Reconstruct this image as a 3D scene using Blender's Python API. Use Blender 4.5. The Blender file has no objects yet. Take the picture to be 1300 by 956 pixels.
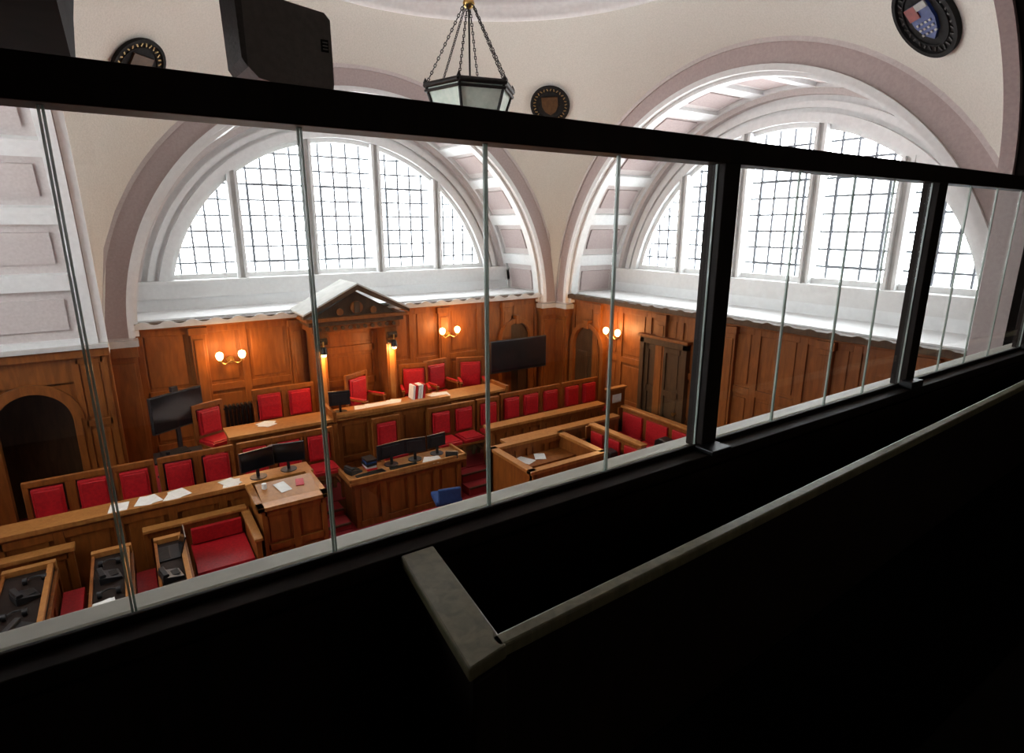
import bpy, math, random
from mathutils import Vector, Matrix
random.seed(4)
sc=bpy.context.scene
pi=math.pi
# ------------------------------------------------------------------ materials
def newmat(n):
    m=bpy.data.materials.new(n);m.use_nodes=True;nt=m.node_tree
    return m,nt,nt.nodes["Principled BSDF"]
def mat_wood(n,c1,c2,rough=.35,sc_=(3,3,.5),scale=6,coat=.2,spec=.5):
    m,nt,b=newmat(n)
    tc=nt.nodes.new("ShaderNodeTexCoord");mp=nt.nodes.new("ShaderNodeMapping");mp.inputs["Scale"].default_value=sc_
    no=nt.nodes.new("ShaderNodeTexNoise");no.inputs["Scale"].default_value=scale;no.inputs["Detail"].default_value=8;no.inputs["Distortion"].default_value=.6
    cr=nt.nodes.new("ShaderNodeValToRGB");cr.color_ramp.elements[0].position=.3;cr.color_ramp.elements[1].position=.72
    cr.color_ramp.elements[0].color=(*c1,1);cr.color_ramp.elements[1].color=(*c2,1)
    nt.links.new(tc.outputs["Object"],mp.inputs[0]);nt.links.new(mp.outputs[0],no.inputs["Vector"]);nt.links.new(no.outputs["Fac"],cr.inputs[0]);nt.links.new(cr.outputs[0],b.inputs["Base Color"])
    b.inputs["Roughness"].default_value=rough;b.inputs["Coat Weight"].default_value=coat;b.inputs["Coat Roughness"].default_value=.2;b.inputs["Specular IOR Level"].default_value=spec
    bp=nt.nodes.new("ShaderNodeBump");bp.inputs["Strength"].default_value=.08;nt.links.new(no.outputs["Fac"],bp.inputs["Height"]);nt.links.new(bp.outputs[0],b.inputs["Normal"])
    return m
def mat_noise(n,c1,c2,rough=.6,scale=20,bump=.1,metal=0,spec=.5):
    m,nt,b=newmat(n)
    tc=nt.nodes.new("ShaderNodeTexCoord")
    no=nt.nodes.new("ShaderNodeTexNoise");no.inputs["Scale"].default_value=scale;no.inputs["Detail"].default_value=5
    cr=nt.nodes.new("ShaderNodeValToRGB");cr.color_ramp.elements[0].position=.35;cr.color_ramp.elements[1].position=.65
    cr.color_ramp.elements[0].color=(*c1,1);cr.color_ramp.elements[1].color=(*c2,1)
    nt.links.new(tc.outputs["Object"],no.inputs["Vector"]);nt.links.new(no.outputs["Fac"],cr.inputs[0]);nt.links.new(cr.outputs[0],b.inputs["Base Color"])
    b.inputs["Roughness"].default_value=rough;b.inputs["Metallic"].default_value=metal;b.inputs["Specular IOR Level"].default_value=spec
    if bump:
        bp=nt.nodes.new("ShaderNodeBump");bp.inputs["Strength"].default_value=bump;bp.inputs["Distance"].default_value=.02;nt.links.new(no.outputs["Fac"],bp.inputs["Height"]);nt.links.new(bp.outputs[0],b.inputs["Normal"])
    return m
def mat_emit(n,c,s):
    m,nt,b=newmat(n);b.inputs["Base Color"].default_value=(*c,1);b.inputs["Emission Color"].default_value=(*c,1);b.inputs["Emission Strength"].default_value=s;return m
WOOD=mat_wood("oak_panelling",(.165,.046,.006),(.275,.086,.013),rough=.48,coat=.0,spec=.35)
WOODL=mat_wood("light_oak",(.30,.115,.026),(.44,.19,.052),coat=.05,spec=.4)  # pale oak; on bench tops its lighter orange also stands for sconce light
WOODD=mat_wood("dark_door_oak",(.05,.023,.008),(.09,.045,.016),rough=.5,coat=0,spec=.35)
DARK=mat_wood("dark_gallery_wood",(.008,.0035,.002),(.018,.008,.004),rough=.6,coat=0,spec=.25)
PEWT=mat_wood("worn_pew_rail",(.15,.13,.065),(.26,.23,.12),rough=.45,scale=9,coat=.1)  # worn wood, with the window sheen on the tops mixed into its colour
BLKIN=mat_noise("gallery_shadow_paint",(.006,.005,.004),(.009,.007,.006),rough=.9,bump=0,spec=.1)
GREAR=mat_noise("gallery_rear_plaster",(.30,.27,.24),(.34,.31,.28),rough=.9,bump=0,spec=.1)  # unseen rear wall, made pale to bounce window light onto the speaker
PLAS=mat_noise("cream_plaster",(.645,.635,.57),(.715,.70,.635),rough=.9,scale=45,bump=.25)
PINK=mat_noise("pink_plaster",(.43,.345,.33),(.48,.39,.37),rough=.85,scale=30,bump=.08)
PINKL=mat_noise("pale_pink_plaster",(.56,.50,.48),(.62,.56,.54),rough=.85,scale=30,bump=.08)
WHITE=mat_noise("white_paint",(.74,.74,.73),(.80,.80,.79),rough=.6,scale=15,bump=.03)
LEDGE=mat_noise("bright_white_ledge",(.86,.87,.87),(.92,.93,.93),rough=.45,scale=15,bump=.02)
SILL=mat_noise("grey_sill_paint",(.50,.48,.45),(.60,.58,.55),rough=.7,scale=6,bump=.05)
CREAM=mat_noise("cream_ledge_paint",(.78,.77,.66),(.85,.84,.73),rough=.5,scale=12,bump=.05)
BARS=mat_noise("glazing_bar_grey",(.16,.175,.20),(.22,.235,.26),rough=.6,bump=0)
RED=mat_noise("red_leather",(.38,.008,.014),(.52,.014,.020),rough=.42,scale=30,bump=.15)
CARP=mat_noise("red_carpet",(.26,.012,.016),(.36,.02,.025),rough=.95,scale=120,bump=.3)
BLACK=mat_noise("black_plastic",(.010,.010,.011),(.016,.016,.018),rough=.4,bump=0)
MATB=mat_noise("matt_black_iron",(.012,.012,.012),(.02,.02,.02),rough=.8,bump=0,spec=.15)
SPK=mat_noise("speaker_shell",(.42,.37,.34),(.50,.44,.41),rough=.6,scale=60,bump=.1)
SPKD=mat_noise("speaker_grille",(.20,.18,.17),(.25,.22,.21),rough=.7,scale=90,bump=.3)
SCR=mat_noise("screen_glass",(.006,.007,.009),(.008,.009,.012),rough=.15,scale=2,bump=0)
PAPER=mat_noise("paper",(.70,.69,.65),(.78,.77,.73),rough=.8,bump=0)
BRASS=mat_noise("brass",(.55,.36,.12),(.65,.44,.16),rough=.3,metal=1,bump=0)
DBRASS=mat_noise("tarnished_brass",(.30,.22,.10),(.38,.28,.13),rough=.5,metal=.7,bump=0)
IRON=mat_noise("black_iron",(.015,.014,.013),(.03,.028,.026),rough=.45,metal=.6,bump=0)
LEAD=mat_noise("dusty_roof_lead",(.42,.41,.38),(.52,.51,.48),rough=.8,scale=5)
BLUE=mat_noise("blue_fabric",(.01,.04,.14),(.015,.055,.19),rough=.8,bump=.1)
REDB=mat_noise("shield_red",(.16,.015,.012),(.22,.02,.015),rough=.5,bump=0)
BLUB=mat_noise("shield_blue",(.012,.03,.14),(.018,.045,.19),rough=.5,bump=0)
SHW=mat_noise("shield_silver",(.28,.28,.27),(.34,.34,.33),rough=.6,bump=0)
PANE=mat_emit("daylit_window_pane",(.93,.97,1.0),12.0)
BULB=mat_emit("warm_lamp_glass",(1,.55,.22),22.0)
LANT=mat_noise("lantern_opal_glass",(.62,.72,.62),(.72,.80,.70),rough=.2,bump=0)
SCRN=mat_emit("monitor_screen_lit",(.25,.35,.5),.5)
def mat_glass():
    m=bpy.data.materials.new("clear_glass");m.use_nodes=True;nt=m.node_tree;nt.nodes.clear()
    o=nt.nodes.new("ShaderNodeOutputMaterial");mx=nt.nodes.new("ShaderNodeMixShader");t=nt.nodes.new("ShaderNodeBsdfTransparent");g=nt.nodes.new("ShaderNodeBsdfGlossy")
    t.inputs[0].default_value=(.98,.99,.985,1);g.inputs["Roughness"].default_value=.0
    lw=nt.nodes.new("ShaderNodeLayerWeight");lw.inputs[0].default_value=.5
    pw=nt.nodes.new("ShaderNodeMath");pw.operation='POWER';pw.inputs[1].default_value=5
    ma=nt.nodes.new("ShaderNodeMath");ma.operation='MULTIPLY_ADD';ma.inputs[1].default_value=.6;ma.inputs[2].default_value=.04
    nt.links.new(lw.outputs["Facing"],pw.inputs[0]);nt.links.new(pw.outputs[0],ma.inputs[0])
    nt.links.new(ma.outputs[0],mx.inputs[0]);nt.links.new(t.outputs[0],mx.inputs[1]);nt.links.new(g.outputs[0],mx.inputs[2]);nt.links.new(mx.outputs[0],o.inputs[0]);return m
GLASS=mat_glass()
GEDGE=mat_noise("glass_edge",(.60,.72,.64),(.72,.82,.75),rough=.12,scale=8,bump=0)
GEDGE.node_tree.nodes["Principled BSDF"].inputs["Alpha"].default_value=.75
# ------------------------------------------------------------------ builder
class B:
    def __init__(s,name,M=None): s.n=name;s.v=[];s.f=[];s.mi=[];s.mats=[];s.M=M or Matrix();s.sm=[]
    def idx(s,m):
        if m not in s.mats:s.mats.append(m)
        return s.mats.index(m)
    def add(s,vs,fs,m,T=None,smooth=False):
        k=len(s.v);A=s.M@T if T is not None else s.M
        s.v+=[tuple(A@Vector(v)) for v in vs];s.f+=[tuple(i+k for i in f) for f in fs];i=s.idx(m);s.mi+=[i]*len(fs);s.sm+=[smooth]*len(fs)
    def box(s,x0,x1,y0,y1,z0,z1,m,T=None):
        vs=[(x,y,z) for z in(z0,z1) for y in(y0,y1) for x in(x0,x1)]
        s.add(vs,[(0,2,3,1),(4,5,7,6),(0,1,5,4),(2,6,7,3),(0,4,6,2),(1,3,7,5)],m,T)
    def cbox(s,c,d,m,rz=0,rx=0,ry=0):
        T=Matrix.Translation(c)@Matrix.Rotation(rz,4,'Z')@Matrix.Rotation(ry,4,'Y')@Matrix.Rotation(rx,4,'X')
        s.box(-d[0]/2,d[0]/2,-d[1]/2,d[1]/2,-d[2]/2,d[2]/2,m,T)
    def prism(s,poly,y0,y1,m,T=None):   # poly in xz, extruded along y
        n=len(poly);vs=[(x,y0,z) for x,z in poly]+[(x,y1,z) for x,z in poly]
        s.add(vs,[tuple(range(n)),tuple(range(2*n-1,n-1,-1))]+[(i,i+n,(i+1)%n+n,(i+1)%n) for i in range(n)],m,T)
    def slab(s,poly,z0,z1,m):           # poly in xy, extruded along z
        n=len(poly);vs=[(x,y,z0) for x,y in poly]+[(x,y,z1) for x,y in poly]
        s.add(vs,[tuple(range(n))[::-1],tuple(range(n,2*n))]+[(i,(i+1)%n,(i+1)%n+n,i+n) for i in range(n)],m)
    def cyl(s,p0,p1,r,m,seg=12,r2=None,sm=True):
        p0=Vector(p0);p1=Vector(p1);d=p1-p0;L=d.length
        T=Matrix.Translation(p0)@d.to_track_quat('Z','Y').to_matrix().to_4x4();r2=r if r2 is None else r2
        vs=[(r*math.cos(2*pi*i/seg),r*math.sin(2*pi*i/seg),0) for i in range(seg)]+[(r2*math.cos(2*pi*i/seg),r2*math.sin(2*pi*i/seg),L) for i in range(seg)]
        s.add(vs,[(i,(i+1)%seg,(i+1)%seg+seg,i+seg) for i in range(seg)],m,T,sm)
        s.add(vs,[tuple(range(seg-1,-1,-1)),tuple(range(seg,2*seg))],m,T)
    def lathe(s,prof,m,c=(0,0,0),seg=20,T=None):
        vs=[];fs=[];n=len(prof)
        for i in range(seg):
            a=2*pi*i/seg
            for r,z in prof: vs.append((c[0]+r*math.cos(a),c[1]+r*math.sin(a),c[2]+z))
        for i in range(seg):
            for j in range(n-1):
                a=i*n+j;b=((i+1)%seg)*n+j;fs.append((a,b,b+1,a+1))
        s.add(vs,fs,m,T,True)
    def arc(s,cx,cz,r0,r1,a0,a1,y0,y1,m,n=48,zk=1):
        vs=[];fs=[]
        for i in range(n+1):
            a=a0+(a1-a0)*i/n;c,q=math.cos(a),math.sin(a)*zk
            vs+=[(cx+r0*c,y0,cz+r0*q),(cx+r1*c,y0,cz+r1*q),(cx+r1*c,y1,cz+r1*q),(cx+r0*c,y1,cz+r0*q)]
        for i in range(n):
            for j in range(4):
                a=i*4+j;b=i*4+(j+1)%4;fs.append((a,b,b+4,a+4))
        fs+=[(0,3,2,1),(n*4,n*4+1,n*4+2,n*4+3)]
        s.add(vs,fs,m)
    def done(s,bevel=0,parent=None):
        me=bpy.data.meshes.new(s.n);me.from_pydata(s.v,[],s.f)
        for m in s.mats:me.materials.append(m)
        me.polygons.foreach_set("material_index",s.mi);me.polygons.foreach_set("use_smooth",s.sm);me.update()
        ob=bpy.data.objects.new(s.n,me);bpy.context.collection.objects.link(ob)
        if bevel:
            md=ob.modifiers.new("bevel","BEVEL");md.width=bevel;md.segments=2;md.limit_method='ANGLE';md.angle_limit=math.radians(50)
        return ob
def panels(b,x0,x1,z0,z1,nc,rows,y,m,st=.09,thick=.06,d=1,T=None):
    """framed panelling facing -y at plane y ; rows list of fractional splits"""
    def bx(a,c,e,g,h,k):
        b.box(a,c,min(e,g),max(e,g),h,k,m,T)
    bx(x0,x1,y,y+thick*d,z0,z1)
    o=.028*d
    cw=(x1-x0)/nc
    zs=[z0+(z1-z0)*r for r in [0]+list(rows)+[1]]
    for i in range(nc+1):
        c=x0+i*cw;a=max(x0,c-st/2);e=min(x1,c+st/2)
        if i==0:e=x0+st*.8
        if i==nc:a=x1-st*.8
        bx(a,e,y-o,y,z0,z1)
    for j,z in enumerate(zs):
        a=max(z0,z-st/2);e=min(z1,z+st/2)
        if j==0:e=z0+st
        if j==len(zs)-1:a=z1-st
        for i in range(nc):
            bx(x0+i*cw+st/2,x0+(i+1)*cw-st/2,y-o,y,a,e)
    for i in range(nc):
        for j in range(len(zs)-1):
            a=x0+i*cw+st;e=x0+(i+1)*cw-st;g=zs[j]+st;h=zs[j+1]-st
            if e-a>.1 and h-g>.1:bx(a,e,y-.014*d,y,g,h)
# ------------------------------------------------------------------ room geometry constants
CX,CY,HS=3.9,6.25,4.25
XL,XR,YB,YN=CX-HS,CX+HS,10.5,2.5
ZS=3.15; R0=3.87; RW=3.32; DEP=1.5; FL=.4
def frame(side):
    if side=='back': return Matrix.Translation((CX,YB,0))
    if side=='right':return Matrix.Translation((XR,CY,0))@Matrix.Rotation(-pi/2,4,'Z')
    if side=='left': return Matrix.Translation((XL,CY,0))@Matrix.Rotation(pi/2,4,'Z')
def arch_wall(side,dep):
    M=frame(side)
    A1=pi if side!='left' else math.radians(144)   # the left arch dies into the gallery bressummer
    b=B("wall_"+side,M)
    b.arc(0,ZS,R0,HS+.02,0,A1,0,.12,PINK,n=72)
    b.arc(0,ZS,R0-.015,R0+.07,0,A1,-.05,.05,WHITE,n=72)
    b.arc(0,ZS,HS-.03,HS+.03,0,A1,-.03,.02,PINKL,n=72)
    b.arc(0,ZS,R0,R0+.15,0,A1,.1,dep+.2,PINKL,n=72)
    for y0,y1 in((.06,.24),(dep-.2,dep)) : b.arc(0,ZS,R0-.07,R0,0,A1,y0,y1,WHITE,n=72)
    nr=13
    for i in range(nr+1):
        a=pi*i/nr
        if a<A1+.01:b.arc(0,ZS,R0-.07,R0,max(0,a-.03),min(pi,a+.03),.24,dep-.2,WHITE,n=2)
        if i<nr and pi*(i+1)/nr<A1+.01:
            a0=a+.065;a1=pi*(i+1)/nr-.065
            b.arc(0,ZS,R0-.03,R0,a0,a1,.36,dep-.32,PINK if side!='left' else PINKL,n=6)
    b.arc(0,ZS,RW,R0+.1,0,pi,dep,dep+.2,WHITE,n=72)
    b.arc(0,ZS,RW-.02,RW+.13,0,pi,dep-.09,dep,WHITE,n=72)
    b.arc(0,ZS,RW+.2,RW+.30,0,pi,dep-.06,dep,WHITE,n=72)
    b.arc(0,ZS,R0-.16,R0-.07,0,pi,dep-.12,dep,PINKL,n=72)
    b.box(-R0-.08,R0+.08,dep-.135,dep+.19,0,3.855,LEDGE)
    b.box(-R0+.01,R0-.01,dep-.20,dep-.1,3.56,3.80,WHITE);b.box(-R0+.01,R0-.01,dep-.24,dep-.01,3.80,3.865,WHITE)
    if side!='left':
        b.box(-R0+.005,R0-.005,.24,dep-.12,3.30,3.36,LEDGE)
    for s_ in((-1,1) if side!='left' else (1,)):
        x0,x1=sorted((s_*(R0+.005),s_*(HS+.02)))
        b.box(x0,x1,.005,dep+.18,ZS-.12,ZS-.002,PINKL)
        b.box(x0-.05,x1+.05,-.05,.2,ZS-.14,ZS-.04,SILL)
    b.done()
    w=B("window_"+{'back':'1','right':'2','left':'3'}[side],M)
    zs=3.865
    a0=math.asin((zs-ZS)/RW)
    pts=[(RW*math.cos(a),ZS+RW*math.sin(a)) for a in [a0+(pi-2*a0)*i/48 for i in range(49)]]
    w.prism(pts,dep+.14,dep+.17,PANE)
    w.arc(0,ZS,RW-.10,RW-.005,a0,pi-a0,dep+.01,dep+.13,WHITE,n=60)
    hw=RW*math.cos(a0)
    w.box(-hw,hw,dep+.005,dep+.13,zs,zs+.09,WHITE)
    def top(x,r=RW):return ZS+math.sqrt(max(0,r*r-x*x))
    mull=[-2.02,-.68,.68,2.02]
    for x in mull:
        for o in(-.085,.045): w.box(x+o,x+o+.05,dep-.10,dep+.13,zs,top(x)-.02,WHITE)
        w.box(x-.04,x+.05,dep-.04,dep+.13,zs,top(x)-.02,SILL)
    edges=[-hw]+mull+[hw]
    for i in range(5):
        e0,e1=edges[i],edges[i+1];n=5
        for k in range(1,n):
            x=e0+(e1-e0)*k/n
            if top(x)>zs+.15:w.box(x-.016,x+.016,dep+.10,dep+.135,zs,top(x)-.04,BARS)
        z=zs+.28
        while z<ZS+RW-.1:
            hx=math.sqrt(RW*RW-(z-ZS)**2)
            a,c=max(e0,-hx),min(e1,hx)
            if c-a>.05:w.box(a,c,dep+.101,dep+.134,z-.016,z+.016,BARS)
            z+=.28
        if 0<i<4:
            xa_=e0+(e1-e0)/5;xb_=e1-(e1-e0)/5
            for zz in(zs+.28,zs+1.68):
                w.box(xa_,xb_,dep+.09,dep+.133,zz-.022,zz+.022,BARS)
            for xx in(xa_,xb_):w.box(xx-.022,xx+.022,dep+.091,dep+.132,zs+.28,zs+1.68,BARS)
    w.done()
arch_wall('back',DEP);arch_wall('right',DEP);arch_wall('left',3.0)  # left window is out of view, added to balance the illumination
# ------------------------------------------------------------------ vault
def vault():
    b=B("ceiling");RS=HS*math.sqrt(2);rr=3.3
    bd=[];N=40
    dn=CY-YN
    for i in range(N):bd.append((HS,-dn+(HS+dn)*i/N))
    for i in range(N):bd.append((HS-2*HS*i/N,HS))
    for i in range(N):bd.append((-HS,HS-(HS+dn)*i/N))
    for i in range(N):bd.append((-HS+2*HS*i/N,-dn))
    n=len(bd);K=18;vs=[];fs=[]
    for (x,y) in bd:
        r=math.hypot(x,y)
        for k in range(K+1):
            q=r+(rr-r)*k/K;vs.append((CX+x/r*q,CY+y/r*q,ZS+math.sqrt(max(0,RS*RS-q*q))))
    for i in range(n):
        for k in range(K):
            a=i*(K+1)+k;c=((i+1)%n)*(K+1)+k;fs.append((a,a+1,c+1,c))
    b.add(vs,fs,PLAS,None,True)
    zr=ZS+math.sqrt(RS*RS-rr*rr)
    b.lathe([(rr+.12,-.06),(rr+.10,-.12),(rr+.02,-.13),(rr-.03,-.08),(rr-.05,0),(rr-.18,.02),(rr-.2,.1)],WHITE,(CX,CY,zr),96)
    prof=[(rr-.2,.1)]+[((rr-.2)*math.cos(a*pi/24),.1+1.3*math.sin(a*pi/24)) for a in range(1,13)]
    b.lathe(prof,PINKL,(CX,CY,zr),96)
    b.done()
    return zr
ZR=vault()
# near (gallery-side) arch wall
CN=3.85
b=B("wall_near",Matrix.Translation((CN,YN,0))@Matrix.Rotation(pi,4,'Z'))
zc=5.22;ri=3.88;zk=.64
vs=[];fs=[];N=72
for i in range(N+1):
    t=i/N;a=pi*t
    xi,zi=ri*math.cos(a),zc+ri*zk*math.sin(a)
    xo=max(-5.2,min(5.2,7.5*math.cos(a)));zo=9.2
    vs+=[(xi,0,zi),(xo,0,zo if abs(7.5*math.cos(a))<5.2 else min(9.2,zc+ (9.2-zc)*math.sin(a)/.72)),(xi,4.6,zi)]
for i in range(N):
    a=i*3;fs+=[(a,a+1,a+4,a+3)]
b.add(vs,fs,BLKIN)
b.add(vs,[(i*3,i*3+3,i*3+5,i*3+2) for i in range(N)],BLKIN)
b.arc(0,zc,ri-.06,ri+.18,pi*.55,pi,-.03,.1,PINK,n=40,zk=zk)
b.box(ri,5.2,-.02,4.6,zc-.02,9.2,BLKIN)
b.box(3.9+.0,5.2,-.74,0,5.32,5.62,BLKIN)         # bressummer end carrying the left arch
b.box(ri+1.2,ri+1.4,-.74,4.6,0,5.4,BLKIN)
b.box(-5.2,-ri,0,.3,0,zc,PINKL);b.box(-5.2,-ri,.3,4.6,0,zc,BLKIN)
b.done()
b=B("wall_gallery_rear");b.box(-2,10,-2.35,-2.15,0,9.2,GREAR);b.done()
# ------------------------------------------------------------------ wood wainscot
def scallop(b,x0,x1,y,z,m,amp=.05,per=.34):
    n=int((x1-x0)/.04);top=[];
    for i in range(n+1):
        x=x0+(x1-x0)*i/n;top.append((x,z+amp*(.5+.5*math.cos(2*pi*x/per))))
    vs=[];fs=[]
    for x,zz in top:vs+=[(x,y,z-.06),(x,y,zz),(x,y+.05,zz),(x,y+.05,z-.06)]
    for i in range(n):
        for j in range(4):
            a=i*4+j;c=i*4+(j+1)%4;fs.append((a,a+4,c+4,c))
    b.add(vs,fs,m)
def wainscot(side,cols):
    b=B("wall_panelling_"+side,frame(side))
    panels(b,-R0,R0,FL,3.22,cols,(.30,.62),.20,WOOD,st=.12)
    b.box(-R0,R0,.08,.30,3.22,3.29,WOOD);b.box(-R0,R0,.02,.24,3.29,3.335,WOODD)
    scallop(b,-R0,R0,.015,3.31,WOODD if side=='right' else SILL,amp=.05)
    for x in([-3.0,-1.45,1.45,3.0] if side=='back' else [-3.0,-1.2,.3,1.9,3.2]):
        b.box(x-.11,x+.11,.12,.2,FL,3.22,WOOD);b.box(x-.14,x+.14,.09,.2,3.08,3.2,WOOD);b.box(x-.07,x+.07,.105,.14,FL+.3,3.0,WOOD)
    for s_ in(-1,1):
        x0,x1=sorted((s_*R0,s_*(HS+.02)))
        b.box(x0,x1,0,.2,FL,ZS-.14,WOOD);b.box(x0+.05,x1-.05,-.03,.0,FL+.2,ZS-.4,WOOD);b.box(x0-.02,x1+.02,-.06,.2,ZS-.30,ZS-.14,WOOD)
    b.done(bevel=.006)
wainscot('back',10);wainscot('right',10)
# left alcove
b=B("wall_panelling_left",Matrix.Translation((XL,CY+R0,0)))   # jamb facing the gallery
panels(b,-3.0,-1.45,FL,3.0,1,(.5,),0,WOOD,st=.14)
panels(b,-.42,0,FL,3.0,1,(.3,.62),0,WOOD,st=.1)
b.box(-1.45,-.42,0,.06,2.62,3.0,WOOD)
cxd=-.935;rd=.515
b.arc(cxd,2.12,rd-.09,rd+.04,0,pi,-.06,.1,WOOD,n=24)
for k in range(24):
    a0=pi*k/24;a1=pi*(k+1)/24
    b.prism([(cxd+rd*math.cos(a0),2.12+rd*math.sin(a0)),(cxd+rd*math.cos(a1),2.12+rd*math.sin(a1)),(cxd+rd*math.cos(a1),2.65),(cxd+rd*math.cos(a0),2.65)],0,.05,WOOD)
for x in(cxd-rd,cxd+rd-.09):b.box(x,x+.09,-.06,.1,FL,2.12,WOOD)
b.box(-3,.05,-.09,.1,3.0,3.12,WOOD);b.box(-3,.05,-.14,.1,3.12,3.18,SILL)
b.box(-1.5,-.35,.9,.95,FL,2.8,WOODD);b.box(-1.55,-1.5,.06,.95,FL,2.8,WOODD);b.box(-.37,-.32,.06,.95,FL,2.8,WOODD);b.box(-1.5,-.35,.06,.95,2.75,2.8,WOODD)
b.box(-.02,.04,.0,.45,FL,3.1,WOOD)
b.done(bevel=.006)
b=B("wall_alcove_side");b.box(XL-3.2,-1.2,1.6,1.8,0,5.1,WOOD);b.done()
# floors
b=B("floor");b.box(-4,9,1.2,12.2,FL-.1,FL,CARP);b.done()
# ------------------------------------------------------------------ doors, alcoves
b=B("door_1",frame('right'))   # local x = CY - Y
def LY(y):return CY-y
x0,x1=LY(7.82),LY(6.88)
b.box(x0-.10,x0,.08,.22,FL,2.72,WOODD);b.box(x1,x1+.10,.08,.22,FL,2.72,WOODD);b.box(x0-.10,x1+.10,.08,.22,2.62,2.74,WOODD);b.box(x0-.14,x1+.14,.04,.22,2.74,2.79,WOOD)
panels(b,x0,x1,FL,2.62,2,(.25,.6),.15,WOODD,st=.12)
b.cyl((x1-.08,.11,1.4),(x1-.08,.06,1.4),.02,BRASS);b.cyl((x1-.08,.05,1.4),(x1-.08,.035,1.4),.035,BRASS)
b.done(bevel=.004)
def arch_door(name,M,cx,hw,zs,ztopfill):
    b=B(name,M)
    b.arc(cx,zs,hw,hw+.10,0,pi,.06,.2,WOOD,n=24)
    for x in(cx-hw-.10,cx+hw):b.box(x,x+.10,.06,.2,FL,zs,WOOD)
    b.box(cx-.06,cx+.06,.03,.2,zs+hw-.02,zs+hw+.16,WOOD)
    pts=[(cx+hw*math.cos(pi*i/20),zs+hw*math.sin(pi*i/20)) for i in range(21)]
    b.prism(pts+[(cx-hw,FL),(cx+hw,FL)],.155,.165,WOODD)
    b.box(cx-hw+.1,cx-.04,.135,.16,FL+.2,zs-.1,WOODD);b.box(cx+.04,cx+hw-.1,.135,.16,FL+.2,zs-.1,WOODD)
    b.done(bevel=.004)
arch_door("door_2",frame('right'),LY(9.50),.45,2.22,0)
arch_door("door_3",frame('back'),7.15-CX,.33,2.4,0)
# ------------------------------------------------------------------ throne canopy
b=B("judge_canopy")
x0,x1,yf,yb=2.50,4.20,9.92,10.7;xm=(x0+x1)/2
for x in(x0+.12,x1-.30):
    b.box(x,x+.18,yf+.18,yf+.34,1.07,3.02,WOOD);b.box(x-.03,x+.21,yf+.15,yf+.37,1.07,1.3,WOOD);b.box(x-.03,x+.21,yf+.14,yf+.38,2.9,3.02,WOOD)
    b.box(x+.04,x+.14,yf+.165,yf+.18,1.4,2.8,WOODL)
    b.box(x,x+.18,yf+.34,yb,1.07,3.02,WOOD)
panels(b,x0+.3,x1-.3,1.07,3.0,1,(.45,.78),yb-.12,WOOD,st=.13)
b.box(x0+.05,x1-.05,yf+.08,yb,3.02,3.14,WOOD);b.box(x0,x1,yf+.03,yb,3.14,3.22,WOODD);b.box(x0-.05,x1+.05,yf-.02,yb,3.22,3.28,WOOD)
for i in range(11):
    x=x0+.18+i*(x1-x0-.36)/10;b.cyl((x,yf+.05,3.08),(x,yf+.09,3.08),.035,WOODD,10)
zt=3.80
b.prism([(x0+.1,3.28),(x1-.1,3.28),(xm,zt-.10)],yf+.10,yb,WOODD)
for s_ in(-1,1):
    xe=x0-.10 if s_<0 else x1+.10
    p=[(xe,3.28),(xe,3.34),(xm,zt+.02),(xm,zt-.07)]
    b.prism(p if s_<0 else p[::-1],yf-.04,yf+.12,WOODD)
    q=[(xe,3.34),(xe,3.37),(xm,zt+.05),(xm,zt+.02)]
    b.prism(q if s_<0 else q[::-1],yf-.06,yb+.1,LEAD)
    xs=x0+.21 if s_<0 else x1-.21
    b.cyl((xs-.09,yf+.12,2.86),(xs+.09,yf+.12,2.86),.06,WOODD,14);b.cyl((xs-.08,yf+.16,2.72),(xs+.08,yf+.16,2.72),.04,WOODD,12)
b.cyl((xm,yf+.10,3.42),(xm,yf+.05,3.42),.11,WOOD,16);b.box(xm-.05,xm+.05,yf+.03,yf+.1,3.33,3.52,WOODD)
for i in (-1,1):b.cyl((xm+i*.3,yf+.09,3.36),(xm+i*.3,yf+.05,3.36),.06,WOOD,12)
b.done(bevel=.006)
def canopy_lamp(x,y,z):
    b=B("canopy_lamp")
    b.cyl((x,y,z+.22),(x,y,z+.12),.012,BRASS,8);b.lathe([(.02,.13),(.05,.10),(.06,.02),(.065,0)],IRON,(x,y,z),12);b.lathe([(.0,-.05),(.03,-.04),(.045,0),(.04,.03)],BULB,(x,y,z),12)
    b.box(x-.015,x+.015,y,y+.10,z+.19,z+.22,IRON)
    b.done()
canopy_lamp(2.71,9.94,2.66);canopy_lamp(3.99,9.94,2.66)
def point(n,p,w,c,r=.04):
    l=bpy.data.lights.new(n,'POINT');l.energy=w;l.color=c;l.shadow_soft_size=r
    o=bpy.data.objects.new(n,l);o.location=p;bpy.context.collection.objects.link(o);return o
WARM=(1,.52,.20)
point("canopy_light",(2.71,9.88,2.56),26,WARM);point("canopy_light",(3.99,9.88,2.56),26,WARM)
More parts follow.
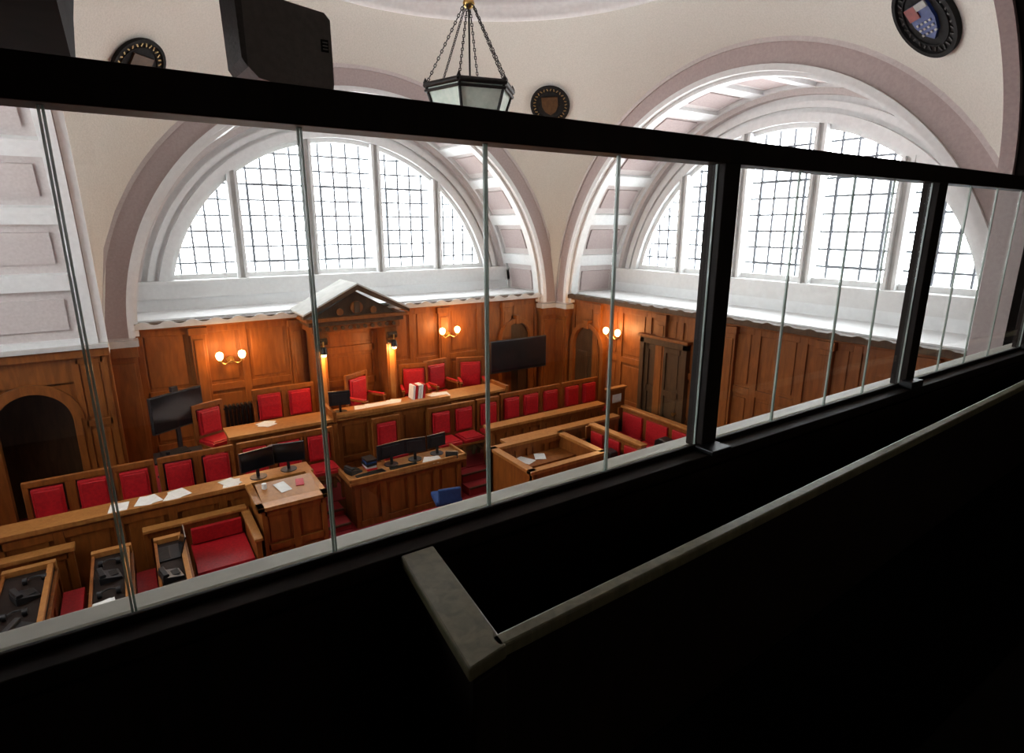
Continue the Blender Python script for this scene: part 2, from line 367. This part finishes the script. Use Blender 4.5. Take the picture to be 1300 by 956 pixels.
def sconce(x,y,z,rz):
    M=Matrix.Translation((x,y,z))@Matrix.Rotation(rz,4,'Z')
    b=B("wall_sconce",M)
    b.cyl((0,0,0),(0,-.03,0),.06,BRASS,16);b.cyl((0,-.02,0),(0,-.10,.0),.012,BRASS,8)
    for s_ in(-1,1):
        b.cyl((0,-.10,0),(s_*.10,-.13,-.05),.009,BRASS,8);b.cyl((s_*.10,-.13,-.05),(s_*.17,-.14,.0),.009,BRASS,8);b.cyl((s_*.17,-.14,0),(s_*.17,-.14,.03),.03,BRASS,12)
        b.lathe([(.025,.03),(.05,.06),(.06,.11),(.045,.15),(.0,.17)],BULB,(s_*.17,-.14,0),14)
    b.done()
    for s_ in(-1,1):
        p=M@Vector((s_*.17,-.24,.12));point("sconce_light",p,17,WARM)
sconce(1.33,10.62,2.62,0);sconce(5.42,10.62,2.64,0);sconce(8.27,8.62,2.62,-pi/2)
# ------------------------------------------------------------------ dais / platforms
b=B("judge_dais")
b.box(.0,6.0,9.10,10.64,FL,1.05,WOOD);b.box(.0,6.0,9.09,10.64,1.05,1.07,CARP)
b.done()
b=B("middle_platform")
b.box(-1.6,8.1,8.36,9.02,FL,.68,WOOD);b.box(-1.6,8.1,8.35,9.02,.68,.70,CARP)
b.done()
b=B("judge_bench")
xa,xb,yn=1.0,5.8,9.02
panels(b,xa,xb,.70,1.72,9,(.35,),yn+.03,WOOD,st=.09)
b.box(xa-.03,xb+.03,yn-.05,yn+.48,1.75,1.80,WOODL);b.box(xa,xb,yn-.01,yn+.1,1.70,1.75,WOOD)
b.box(xa,xa+.05,yn+.03,yn+.45,1.07,1.75,WOOD);b.box(xb-.05,xb,yn+.03,yn+.45,1.07,1.75,WOOD)
b.box(2.55,4.6,yn-.07,yn+.06,1.80,1.86,WOODL)
b.box(2.50,2.56,yn-.07,yn+.5,1.74,1.92,WOOD);b.box(xb-.02,xb+.05,yn-.07,yn+.5,1.72,1.86,WOOD)
for x in(2.5,3.6,4.7,5.75):b.box(x-.07,x+.07,yn-.04,yn+.03,.70,1.72,WOOD)
b.done(bevel=.006)
# ------------------------------------------------------------------ chairs
def court_chair(x,y,z,rz=0,w=.42,arms=False,hb=.52,name="court_chair"):
    b=B(name,Matrix.Translation((x,y,z))@Matrix.Rotation(rz,4,'Z'))
    h=w/2;bz=.50;top=bz+hb
    for s_ in(-1,1):
        b.box(s_*h-.03,s_*h+.03,.20,.25,0,top,WOOD);b.box(s_*h-.025,s_*h+.025,-.22,-.17,0,.43,WOOD)
        b.box(s_*h-.018,s_*h+.018,-.19,.22,.20,.24,WOOD)
        if arms:
            b.box(s_*h-.03,s_*h+.03,-.24,.22,.68,.72,WOOD);b.box(s_*h-.02,s_*h+.02,-.22,-.18,.43,.68,WOOD)
            b.box(s_*(h-.0)-.028,s_*h+.028,-.20,.18,.72,.745,RED)
    b.box(-h,h,-.22,.22,.38,.43,WOOD)
    b.box(-h-.03,h+.03,.195,.255,top-.06,top+.02,WOOD);b.box(-h,h,.205,.245,bz-.02,bz+.03,WOOD)
    for (cx0,cx1,y0,y1,z0,z1,ax) in((-h+.05,h-.05,.165,.235,bz+.04,top-.08,'b'),(-h+.01,h-.01,-.215,.19,.43,.49,'s')):
        b.box(cx0,cx1,y0,y1,z0,z1,RED)
        if ax=='b':b.box(cx0+.03,cx1-.03,y0-.02,y0,z0+.03,z1-.03,RED)
        else:b.box(cx0+.03,cx1-.03,y0+.03,y1-.03,z1,z1+.02,RED)
    return b.done(bevel=.010)
for kx in(-1.15,-.68,-.23,.29,.76,1.28,1.76,2.20): court_chair(kx,8.60,.70)
for kx in(3.32,4.33,4.78,5.30): court_chair(kx,8.60,.70)
for kx in(5.85,6.30,6.78,7.32,7.78): court_chair(kx,8.66,.70)
for kx in(1.80,2.30): court_chair(kx,10.0,1.07,w=.46,hb=.55)
def arm_chair(x,y,z,rz): return court_chair(x,y,z,rz,w=.50,arms=True,hb=.62,name="judge_armchair")
arm_chair(3.42,9.98,1.07,.5);arm_chair(4.42,10.05,1.07,-.3);arm_chair(5.02,10.12,1.07,.15);arm_chair(5.62,9.95,1.07,-.35)
court_chair(.92,9.78,1.07,.4,w=.44,name="side_chair")
# ------------------------------------------------------------------ left desk row
def papers(n,x,y,z,k,spx,spy,name="paper_sheets"):
    b=B(name)
    for i in range(k):
        b.cbox((x+random.uniform(-spx,spx),y+random.uniform(-spy,spy),z+.004+i*.003),(.19,.27,.003),PAPER,random.uniform(-.6,.6))
    b.done()
b=B("press_desk")
panels(b,-1.6,1.85,.70-.3,1.38,6,(),7.98,WOOD,st=.10)
b.box(-1.63,1.88,7.92,8.32,1.41,1.45,WOODL);b.box(-1.6,1.85,7.96,8.06,1.36,1.41,WOOD);b.box(-1.63,1.88,7.92,7.95,1.45,1.47,WOODL)
b.box(1.80,1.85,8.0,8.3,FL,1.41,WOOD);b.box(-1.6,-1.55,8.0,8.3,FL,1.41,WOOD)
b.done(bevel=.005)
for x in(-.40,-.12,.20,.82):papers(0,x,8.12,1.45,2,.04,.03)
def monitor(x,y,z,rz,w=.46,h=.28,name="desk_monitor",lit=False):
    b=B(name,Matrix.Translation((x,y,z))@Matrix.Rotation(rz,4,'Z'))
    b.cyl((0,0,0),(0,0,.012),.11,BLACK,20);b.box(-.02,.02,.0,.03,0,.2,BLACK)
    b.box(-w/2,w/2,-.02,.01,.12,.12+h,BLACK);b.box(-w/2+.012,w/2-.012,-.024,-.02,.132,.12+h-.012,SCRN if lit else SCR);b.box(-w/3,w/3,.01,.03,.16,.12+h-.04,BLACK)
    b.done(bevel=.003)
monitor(1.19,8.12,1.45,.2);monitor(1.60,8.16,1.45,-.2)
def laptop(x,y,z,rz=0):
    b=B("laptop",Matrix.Translation((x,y,z))@Matrix.Rotation(rz,4,'Z'))
    b.box(-.17,.17,-.12,.12,0,.018,BLACK);b.box(-.15,.15,-.02,.10,.018,.021,IRON)
    T=Matrix.Translation((0,-.12,.018))@Matrix.Rotation(.3,4,'X');b.box(-.17,.17,-.008,.004,0,.23,BLACK,T);b.box(-.155,.155,.004,.006,.012,.218,SCR,T);b.done(bevel=.002)
# witness box
b=B("witness_box")
panels(b,1.02,1.80,FL,1.42,2,(.5,),7.10,WOOD,st=.08)
b.box(1.02,1.08,7.16,7.9,FL,1.42,WOOD);b.box(1.74,1.80,7.16,7.9,FL,1.42,WOOD)
b.box(.98,1.84,7.05,7.22,1.42,1.47,WOODL)
b.cbox((1.41,7.42,1.50),(.70,.42,.03),WOODL,rx=.22);b.box(.98,1.06,7.05,7.92,1.42,1.47,WOODL);b.box(1.76,1.84,7.05,7.92,1.42,1.47,WOODL)
b.box(1.08,1.74,7.3,7.9,FL,.62,CARP)
b.cbox((1.36,7.44,1.524),(.15,.22,.004),PAPER,.3,rx=.22);b.cbox((1.58,7.46,1.531),(.10,.15,.01),RED,-.2,rx=.22)
b.cyl((1.15,7.5,1.50),(1.15,7.5,1.60),.03,PAPER,12)
b.done(bevel=.005)
def steps(x0,x1,y0,y1,n,z0,z1):
    b=B("carpeted_steps")
    for i in range(n):
        ya=y0+(y1-y0)*i/n;b.box(x0,x1,ya,y1,z0+(z1-z0)*i/n,z0+(z1-z0)*(i+1)/n-.01,CARP);b.box(x0,x1,ya-.015,ya+.02,z0+(z1-z0)*(i+1)/n-.03,z0+(z1-z0)*(i+1)/n,WOODD)
    b.done()
steps(1.92,2.30,7.45,8.34,3,FL,.70);steps(4.36,4.92,7.87,8.34,2,FL,.70)
# clerk desk
b=B("clerk_desk")
panels(b,2.42,4.20,FL,1.12,4,(),7.88,WOOD,st=.10)
b.box(2.34,4.28,7.80,8.34,1.12,1.17,WOODL);b.box(2.42,2.48,7.94,8.33,FL,1.12,WOOD);b.box(4.14,4.20,7.94,8.33,FL,1.12,WOOD)
b.box(2.38,4.24,7.84,7.96,1.06,1.12,WOOD);b.box(2.34,2.38,7.80,8.34,1.17,1.22,WOODL);b.box(4.24,4.28,7.80,8.34,1.17,1.22,WOODL);b.box(2.34,4.28,7.80,7.84,1.17,1.22,WOODL)
b.done(bevel=.006)
monitor(3.12,8.15,1.17,pi+.1,w=.46,h=.24);monitor(3.52,8.14,1.17,pi-.2,w=.36,h=.24);monitor(3.92,8.17,1.17,pi+.1,w=.34,h=.22)
def keyboard(x,y,z,rz=0):
    b=B("keyboard",Matrix.Translation((x,y,z))@Matrix.Rotation(rz,4,'Z'));b.box(-.22,.22,-.07,.07,0,.02,BLACK)
    for i in range(12):
        for j in range(4):b.box(-.21+i*.035,-.182+i*.035,-.06+j*.03,-.036+j*.03,.02,.027,IRON)
    b.done()
keyboard(2.72,7.96,1.17,.1);keyboard(3.25,7.94,1.17,-.05)
def telephone(x,y,z,rz=0):
    b=B("desk_telephone",Matrix.Translation((x,y,z))@Matrix.Rotation(rz,4,'Z'))
    b.prism([(-.1,0),(.1,0),(.1,.03),(-.1,.08)],-.1,.1,BLACK);b.box(-.09,-.04,-.1,.1,.075,.11,BLACK)
    b.box(-.095,-.035,-.1,-.05,.08,.10,BLACK);b.box(0,.08,-.06,.06,.045,.055,IRON);b.done(bevel=.005)
telephone(2.52,8.18,1.17,.3);telephone(4.08,7.93,1.17,1.)
def box_files(x,y,z):
    b=B("document_folders")
    cols=[RED,PAPER,BLACK,BLUE,BLACK]
    for i in range(5):b.cbox((x+random.uniform(-.01,.01),y+random.uniform(-.01,.01),z+.02+i*.034),(.16,.22,.03),cols[i],random.uniform(-.1,.1))
    b.done()
box_files(2.78,8.20,1.17)
papers(0,3.72,7.95,1.17,3,.10,.01)
monitor(2.72,9.28,1.80,pi-.2,w=.34,h=.24);papers(0,3.25,9.30,1.80,3,.2,.03);papers(0,3.70,9.30,1.80,3,.1,.03);papers(0,4.6,9.30,1.80,3,.15,.03);papers(0,1.5,9.28,1.80,2,.15,.03)
b=B("lever_arch_books")
for i in range(5):b.cbox((4.04+i*.05,9.34,1.80+.13),(.04,.20,.25),[PAPER,RED,PAPER,PAPER,RED][i],.0,ry=.12)
b.done(bevel=.003)
# ------------------------------------------------------------------ televisions
def tv(name,x,y,z,rz,w,h,stand):
    M=Matrix.Translation((x,y,z))@Matrix.Rotation(rz,4,'Z');b=B(name,M)
    b.box(-w/2,w/2,-.025,.025,0,h,BLACK);b.box(-w/2+.015,w/2-.015,-.03,-.025,.02,h-.015,SCR);b.box(-w/4,w/4,.025,.06,h*.2,h*.8,BLACK)
    if stand:
        b.box(-.03,.03,.03,.07,-(z-1.07),h*.4,BLACK);b.box(-.3,.3,-.2,.25,-(z-1.07),-(z-1.07)+.03,BLACK)
        b.box(-.05,.05,-.01,.05,h+.0,h+.08,BLACK)
    else:
        b.box(-.05,.05,.06,.66,h*.4,h*.5,BLACK);b.box(-.15,.15,.62,.66,h*.2,h*.8,BLACK)
    b.done(bevel=.004)
tv("television_on_stand",.42,9.80,1.83,.55,.84,.56,True)
tv("wall_television",6.78,9.98,1.83,0,1.40,.68,False)
b=B("av_cabinet");b.box(.05,.62,9.1,9.50,1.07,1.55,BLACK);b.box(.02,.65,9.07,9.53,1.55,1.58,BLACK);b.cbox((.3,9.3,1.61),(.35,.25,.05),IRON,.2)
b.cyl((.2,9.2,1.58),(.2,9.2,1.68),.03,BLACK);b.done(bevel=.005)
b=B("cast_iron_radiator")
for i in range(9):
    x=1.14+i*.062;b.box(x,x+.045,10.46,10.58,1.12,1.86,IRON)
b.box(1.12,1.68,10.50,10.54,1.18,1.22,IRON);b.box(1.12,1.68,10.50,10.54,1.78,1.82,IRON)
for x in(1.16,1.63):b.box(x-.02,x+.02,10.48,10.56,1.07,1.14,IRON)
b.done(bevel=.012)
# ------------------------------------------------------------------ right hand benches
b=B("jury_box_front")
panels(b,4.98,7.55,.40,1.36,7,(),8.20,WOOD,st=.10)
b.box(4.93,7.60,8.14,8.38,1.36,1.41,WOODL);b.box(4.95,7.58,8.16,8.26,1.31,1.36,WOOD);b.box(4.95,5.01,8.22,8.34,FL,1.36,WOOD)
b.done(bevel=.005)
b=B("dock_pen")
X0,X1,Y0,Y1,zt=4.50,5.90,6.28,7.42,1.40
panels(b,X0,X1,FL,zt-.05,4,(.5,),Y1-.06,WOOD,st=.08);panels(b,X0,X1,FL,zt-.05,4,(.5,),Y0,WOOD,st=.08)
b.box(X0,X0+.06,Y0,Y1,FL,zt-.05,WOOD);b.box(X1-.06,X1,Y0,Y1,FL,zt-.05,WOOD)
for(a,c,d,e) in((X0-.03,X1+.03,Y0-.03,Y0+.09),(X0-.03,X1+.03,Y1-.09,Y1+.03),(X0-.03,X0+.09,Y0,Y1),(X1-.09,X1+.03,Y0,Y1)):b.box(a,c,d,e,zt-.05,zt,WOODL)
b.box(X0+.06,X1-.06,Y1-.50,Y1-.06,1.10,1.14,WOOD);b.box(X0+.1,X0+.5,Y0+.1,Y0+.5,FL,.85,RED)
b.cbox((5.0,7.18,1.145),(.21,.30,.004),PAPER,.4);b.cbox((5.3,7.18,1.145),(.18,.24,.004),PAPER,-.5)
b.done(bevel=.005)
b=B("rear_counsel_bench")
panels(b,4.95,7.45,.4,1.28,6,(),7.66,WOOD,st=.09);b.box(4.92,7.48,7.60,7.80,1.28,1.33,WOODL)
b.done(bevel=.005)
def red_pew(x,y0,y1,z,name="upholstered_pew"):
    b=B(name)
    b.box(x,x+.06,y0,y1,FL,z,WOOD);b.box(x-.04,x+.10,y0-.02,y1+.02,z,z+.04,WOODL)
    n=3;w=(y1-y0)/n
    for i in range(n):
        b.box(x-.05,x,y0+i*w+.06,y0+(i+1)*w-.06,z-.50,z-.07,RED);b.box(x-.45,x-.03,y0+i*w+.02,y0+(i+1)*w-.02,FL+.42,FL+.50,RED)
    b.box(x-.45,x,y0,y1,FL+.1,FL+.42,WOOD)
    for y in(y0-.03,y1):b.box(x-.48,x+.07,y,y+.04,FL,z-.22,WOOD);b.box(x-.1,x+.07,y,y+.04,FL,z,WOOD)
    b.done(bevel=.008)
red_pew(6.62,6.2,7.45,1.34);red_pew(7.78,6.0,7.85,1.38)
b=B("black_bag");b.prism([(-.2,0),(.2,0),(.17,.2),(.08,.26),(-.1,.25),(-.18,.18)],-.1,.1,BLACK,Matrix.Translation((7.58,6.55,.92))@Matrix.Rotation(pi/2,4,'Z'));b.done(bevel=.02)
b=B("black_bag");b.prism([(-.16,0),(.16,0),(.14,.2),(.05,.24),(-.1,.22)],-.08,.08,BLACK,Matrix.Translation((6.45,6.75,.92))@Matrix.Rotation(pi/2,4,'Z'));b.done(bevel=.02)
b=B("pew_end_notice_board");b.box(7.52,7.95,7.98,8.04,FL,1.72,WOOD);b.box(7.49,7.98,7.95,8.07,1.72,1.76,WOODL);b.box(7.62,7.85,7.972,7.98,1.45,1.62,PAPER);b.done(bevel=.005)
b=B("blue_office_chair",Matrix.Translation((3.60,7.22,FL))@Matrix.Rotation(2.9,4,'Z'))
for i in range(5):
    a=i*2*pi/5;b.cyl((0,0,.07),(.26*math.cos(a),.26*math.sin(a),.05),.018,BLACK,8);b.cyl((.26*math.cos(a),.26*math.sin(a)-.01,.028),(.26*math.cos(a),.26*math.sin(a)+.02,.028),.028,BLACK,12)
b.cyl((0,0,.07),(0,0,.42),.025,BLACK,10);b.box(-.20,.20,-.20,.20,.42,.50,BLUE);b.box(-.02,.02,.20,.24,.42,.65,BLACK);b.box(-.17,.17,.18,.24,.46,.70,BLUE)
b.done(bevel=.02)
# ------------------------------------------------------------------ lower left counsel rows (run along Y)
def counsel_row(x,y0,y1,z,wd=.42,top=None):
    b=B("counsel_bench_desk")
    b.box(x,x+wd,y0,y1,z-.04,z,top or DARK);b.box(x+wd-.05,x+wd,y0,y1,z,z+.05,WOODL);b.box(x,x+.03,y0,y1,z,z+.03,WOOD)
    T=Matrix.Translation((x+wd,0,0))@Matrix.Rotation(pi/2,4,'Z')
    panels(b,y0,y1,FL,z-.04,3,(),0,WOOD,st=.09,T=T)
    b.box(x,x+wd,y1-.05,y1,FL,z-.04,WOOD);b.box(x,x+wd+.02,y1-.06,y1+.02,z-.04,z+.06,WOODL)
    b.box(x,x+wd,y0,y0+.05,FL,z-.04,WOOD)
    b.done(bevel=.005)
counsel_row(-1.50,5.6,7.55,1.18,.44);counsel_row(-.72,5.6,7.5,1.18,.36);counsel_row(-.12,5.6,7.45,1.18,.30)
for x in(-1.02,-.34):
    b=B("counsel_bench_seat");b.box(x,x+.20,5.6,7.4,FL,.82,WOOD);b.box(x,x+.20,5.6,7.4,.82,.90,RED);b.done(bevel=.01)
telephone(-1.25,6.95,1.18,.4);telephone(-1.22,6.3,1.18,-.4);telephone(-.55,6.9,1.18,.2);telephone(.0,6.55,1.18,.2)
def headset(x,y,z):
    b=B("headphones")
    for i in range(12):
        a0=pi*i/12;a1=pi*(i+1)/12;b.cyl((x+.08*math.cos(a0),y+.09*math.sin(a0),z+.02),(x+.08*math.cos(a1),y+.09*math.sin(a1),z+.02),.008,BLACK,6)
    for s_ in(-1,1):b.cyl((x+s_*.08-.02,y,z+.035),(x+s_*.08+.02,y,z+.035),.035,BLACK,14)
    b.done()
for p in((-1.2,7.25),(-1.30,6.62),(-.55,7.2),(-.55,6.55)):headset(p[0],p[1],1.18)
laptop(.0,7.1,1.18,pi/2);papers(0,-.58,6.3,1.18,2,.02,.03)
b=B("bench_pen_left")
panels(b,-.22,.92,FL,1.18,3,(),7.80,WOOD,st=.09);b.box(-.22,.95,7.74,7.88,1.18,1.22,WOODL)
b.box(.90,.96,6.9,7.88,FL,1.14,WOOD);b.box(.88,.98,6.88,7.88,1.14,1.18,WOODL);b.box(.26,.88,7.0,7.74,FL+.02,.82,WOOD);b.box(.26,.88,6.98,7.74,.82,.90,RED);b.box(.28,.86,7.68,7.74,.92,1.12,RED)
b.done(bevel=.006)
b=B("cross_bench");panels(b,-3.2,-.9,FL,1.2,4,(),7.78,WOOD,st=.09);b.box(-3.2,-.88,7.72,7.88,1.2,1.25,WOODL);b.done(bevel=.005)
# ------------------------------------------------------------------ chandelier
def chandelier(x,y,zr,r,top):
    M=Matrix.Translation((x,y,0));b=B("hexagonal_lantern_pendant",M)
    P=lambda r,a,z:(r*math.cos(a),r*math.sin(a),z)
    A=[pi/6+i*pi/3+.3 for i in range(6)]
    for i in range(6):
        a,c=A[i],A[(i+1)%6]
        b.cyl(P(r,a,zr),P(r,c,zr),.032,IRON,8);b.cyl(P(r,a,zr-.06),P(r,c,zr-.06),.018,IRON,8);b.cyl(P(r*.8,a,zr-.30),P(r*.8,c,zr-.30),.02,IRON,8)
        b.cyl(P(r,a,zr+.0),P(r*.8,a,zr-.30),.018,IRON,8)
        b.lathe([(.0,.0),(.03,.02),(.012,.06),(.0,.08)],IRON,P(r,a,zr),10)
        b.add([P(r*.97,a,zr-.02),P(r*.97,c,zr-.02),P(r*.78,c,zr-.29),P(r*.78,a,zr-.29)],[(0,1,2,3)],LANT)
        b.add([P(r*.78,a,zr-.29),P(r*.78,c,zr-.29),(0,0,zr-.31)],[(0,1,2)],LANT)
        b.add([P(r*.97,a,zr+.01),P(r*.97,c,zr+.01),(0,0,zr+.10)],[(0,1,2)],IRON)
        p0=Vector(P(r*.95,a,zr+.04));p1=Vector(P(.05,a,top));n=22
        for k in range(n):
            q=p0.lerp(p1,(k+.5)/n);d=(p1-p0)/n*.72
            off=Vector((-math.sin(a),math.cos(a),0))*.014 if k%2 else (p1-p0).normalized().cross(Vector((-math.sin(a),math.cos(a),0)))*.014
            for sg in(-1,1):b.cyl(q-d/2+off*sg*.8,q+d/2+off*sg*.8,.0055,IRON,5)
            b.cyl(q-d/2-off,q-d/2+off,.0055,IRON,5);b.cyl(q+d/2-off,q+d/2+off,.0055,IRON,5)
    b.cyl((0,0,zr+.1),(0,0,ZR+1.4),.012,IRON,8);b.lathe([(.0,-.06),(.05,-.04),(.07,0),(.05,.05),(.02,.1)],BRASS,(0,0,top),14)
    b.done()
chandelier(3.77,6.6,6.38,.54,7.28)
# medallions
def medallion(az,be,R_,crest):
    RS=HS*math.sqrt(2);be=math.radians(be);az=math.radians(az)
    p=Vector((CX+RS*math.cos(be)*math.cos(az),CY+RS*math.cos(be)*math.sin(az),ZS+RS*math.sin(be)))
    n=(Vector((CX,CY,ZS))-p).normalized()
    xa=Vector((0,0,1)).cross(n).normalized();za=n.cross(xa).normalized()
    M=Matrix.Translation(p+n*.03)@Matrix([[xa.x,-n.x,za.x,0],[xa.y,-n.y,za.y,0],[xa.z,-n.z,za.z,0],[0,0,0,1]])@Matrix.Scale(R_/.36,4)
    b=B("heraldic_roundel",M)
    b.cyl((0,.05,0),(0,-.01,0),.36,MATB,48);b.arc(0,0,.33,.37,0,2*pi,-.04,0,MATB,n=48);b.arc(0,0,.255,.265,0,2*pi,-.025,0,MATB,n=40)
    for i in range(30):
        a=2*pi*i/30;b.cbox((.295*math.cos(a),-.012,.295*math.sin(a)),(.016,.02,.045),DBRASS if not crest else IRON,ry=-a+pi/2+(.4 if i%2 else -.4))
    b.prism([(-.15,.16),(-.15,-.02),(-.10,-.12),(0,-.19),(.10,-.12),(.15,-.02),(.15,.16)][::-1],-.035,-.01,BLUB if crest else WOODD)
    if crest:
        b.box(-.15,-.0,-.045,-.03,.04,.16,REDB);b.box(.0,.15,-.045,-.03,.10,.16,SHW)
        for z in(-.02,-.07,-.12):
            for k in range(4):b.box(-.12+k*.06+(.01),-.08+k*.06,-.042,-.03,z-.008,z+.012,SHW)
    b.done()
medallion(45,40,.36,False);medallion(135,37.5,.38,False);medallion(-38.6,39.3,.43,True)
# ------------------------------------------------------------------ gallery
ZSIL=3.90
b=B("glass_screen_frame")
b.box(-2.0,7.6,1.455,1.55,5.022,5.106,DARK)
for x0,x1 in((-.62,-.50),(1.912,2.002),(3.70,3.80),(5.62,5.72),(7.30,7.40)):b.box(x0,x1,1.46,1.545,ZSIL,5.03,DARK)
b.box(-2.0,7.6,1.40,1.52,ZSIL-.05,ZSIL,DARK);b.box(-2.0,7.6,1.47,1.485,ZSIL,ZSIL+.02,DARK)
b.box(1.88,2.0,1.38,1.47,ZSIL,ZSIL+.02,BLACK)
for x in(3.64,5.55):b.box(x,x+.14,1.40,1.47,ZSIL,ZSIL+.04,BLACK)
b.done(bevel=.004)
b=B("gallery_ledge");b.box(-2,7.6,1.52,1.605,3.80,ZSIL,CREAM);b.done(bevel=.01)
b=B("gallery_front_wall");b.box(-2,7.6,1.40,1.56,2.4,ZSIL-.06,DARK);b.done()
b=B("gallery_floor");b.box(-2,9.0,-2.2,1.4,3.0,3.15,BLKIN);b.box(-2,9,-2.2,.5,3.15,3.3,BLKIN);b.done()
g=B("glass_panes");e=B("glass_edges")
joints=[-.50,-.085,.393,.90,1.41,1.912],[2.002,2.45,2.90,3.28,3.70],[3.80,4.2,4.6,5.0,5.62],[5.72,6.2,6.7,7.3]
for J in joints:
    for i in range(len(J)-1):
        g.box(J[i]+.006,J[i+1]-.006,1.495,1.503,ZSIL,5.03,GLASS)
        for xx in(J[i]+.001,J[i+1]-.006):e.box(xx,xx+.005,1.493,1.501,ZSIL,5.022,GEDGE)
g.done();e.done()
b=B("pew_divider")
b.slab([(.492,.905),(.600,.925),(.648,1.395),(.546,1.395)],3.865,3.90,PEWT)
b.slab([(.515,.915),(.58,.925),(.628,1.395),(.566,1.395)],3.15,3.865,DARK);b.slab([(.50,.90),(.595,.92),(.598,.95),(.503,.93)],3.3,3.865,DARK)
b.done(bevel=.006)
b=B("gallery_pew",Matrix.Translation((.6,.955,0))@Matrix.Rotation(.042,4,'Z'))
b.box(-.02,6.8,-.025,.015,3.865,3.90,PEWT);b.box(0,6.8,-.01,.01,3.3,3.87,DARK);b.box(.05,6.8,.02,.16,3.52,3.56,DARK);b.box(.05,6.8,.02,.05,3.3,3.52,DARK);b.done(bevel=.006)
# speaker
b=B("wall_speaker",Matrix.Translation((.40,1.62,5.10))@Matrix.Rotation(.05,4,'Z')@Matrix.Scale(.92,4))
b.prism([(-.105,.06),(-.08,.035),(.0,.022),(.11,.018),(.115,.05),(.115,.20),(.10,.215),(-.105,.235)],-.06,.09,SPK)
b.prism([(-.118,.075),(-.105,.055),(-.105,.235),(-.122,.24)],-.065,.09,SPKD)
b.box(.085,.105,-.064,-.06,.12,.15,IRON);b.box(-.03,.03,-.04,.04,-.0,.03,BLACK)
for k in range(3):b.box(.088,.102,-.066,-.064,.125+k*.008,.128+k*.008,PAPER)
b.done(bevel=.008)
# ------------------------------------------------------------------ world + camera
w=bpy.data.worlds.new("world");sc.world=w;w.use_nodes=True;w.node_tree.nodes["Background"].inputs[0].default_value=(.6,.7,.8,1);w.node_tree.nodes["Background"].inputs[1].default_value=.02
cd=bpy.data.cameras.new("camera");cam=bpy.data.objects.new("camera",cd);bpy.context.collection.objects.link(cam);sc.camera=cam
cd.sensor_width=36;cd.lens=36*740/1300;cd.clip_start=.02
th=math.radians(14.5);ps=math.radians(33.5)
F=Vector((math.sin(ps)*math.cos(th),math.cos(ps)*math.cos(th),-math.sin(th)));R=Vector((math.cos(ps),-math.sin(ps),0));U=R.cross(F)
cam.matrix_world=Matrix.Translation((0,0,4.8))@Matrix([[R.x,U.x,-F.x,0],[R.y,U.y,-F.y,0],[R.z,U.z,-F.z,0],[0,0,0,1]])
sc.view_settings.view_transform='Standard'
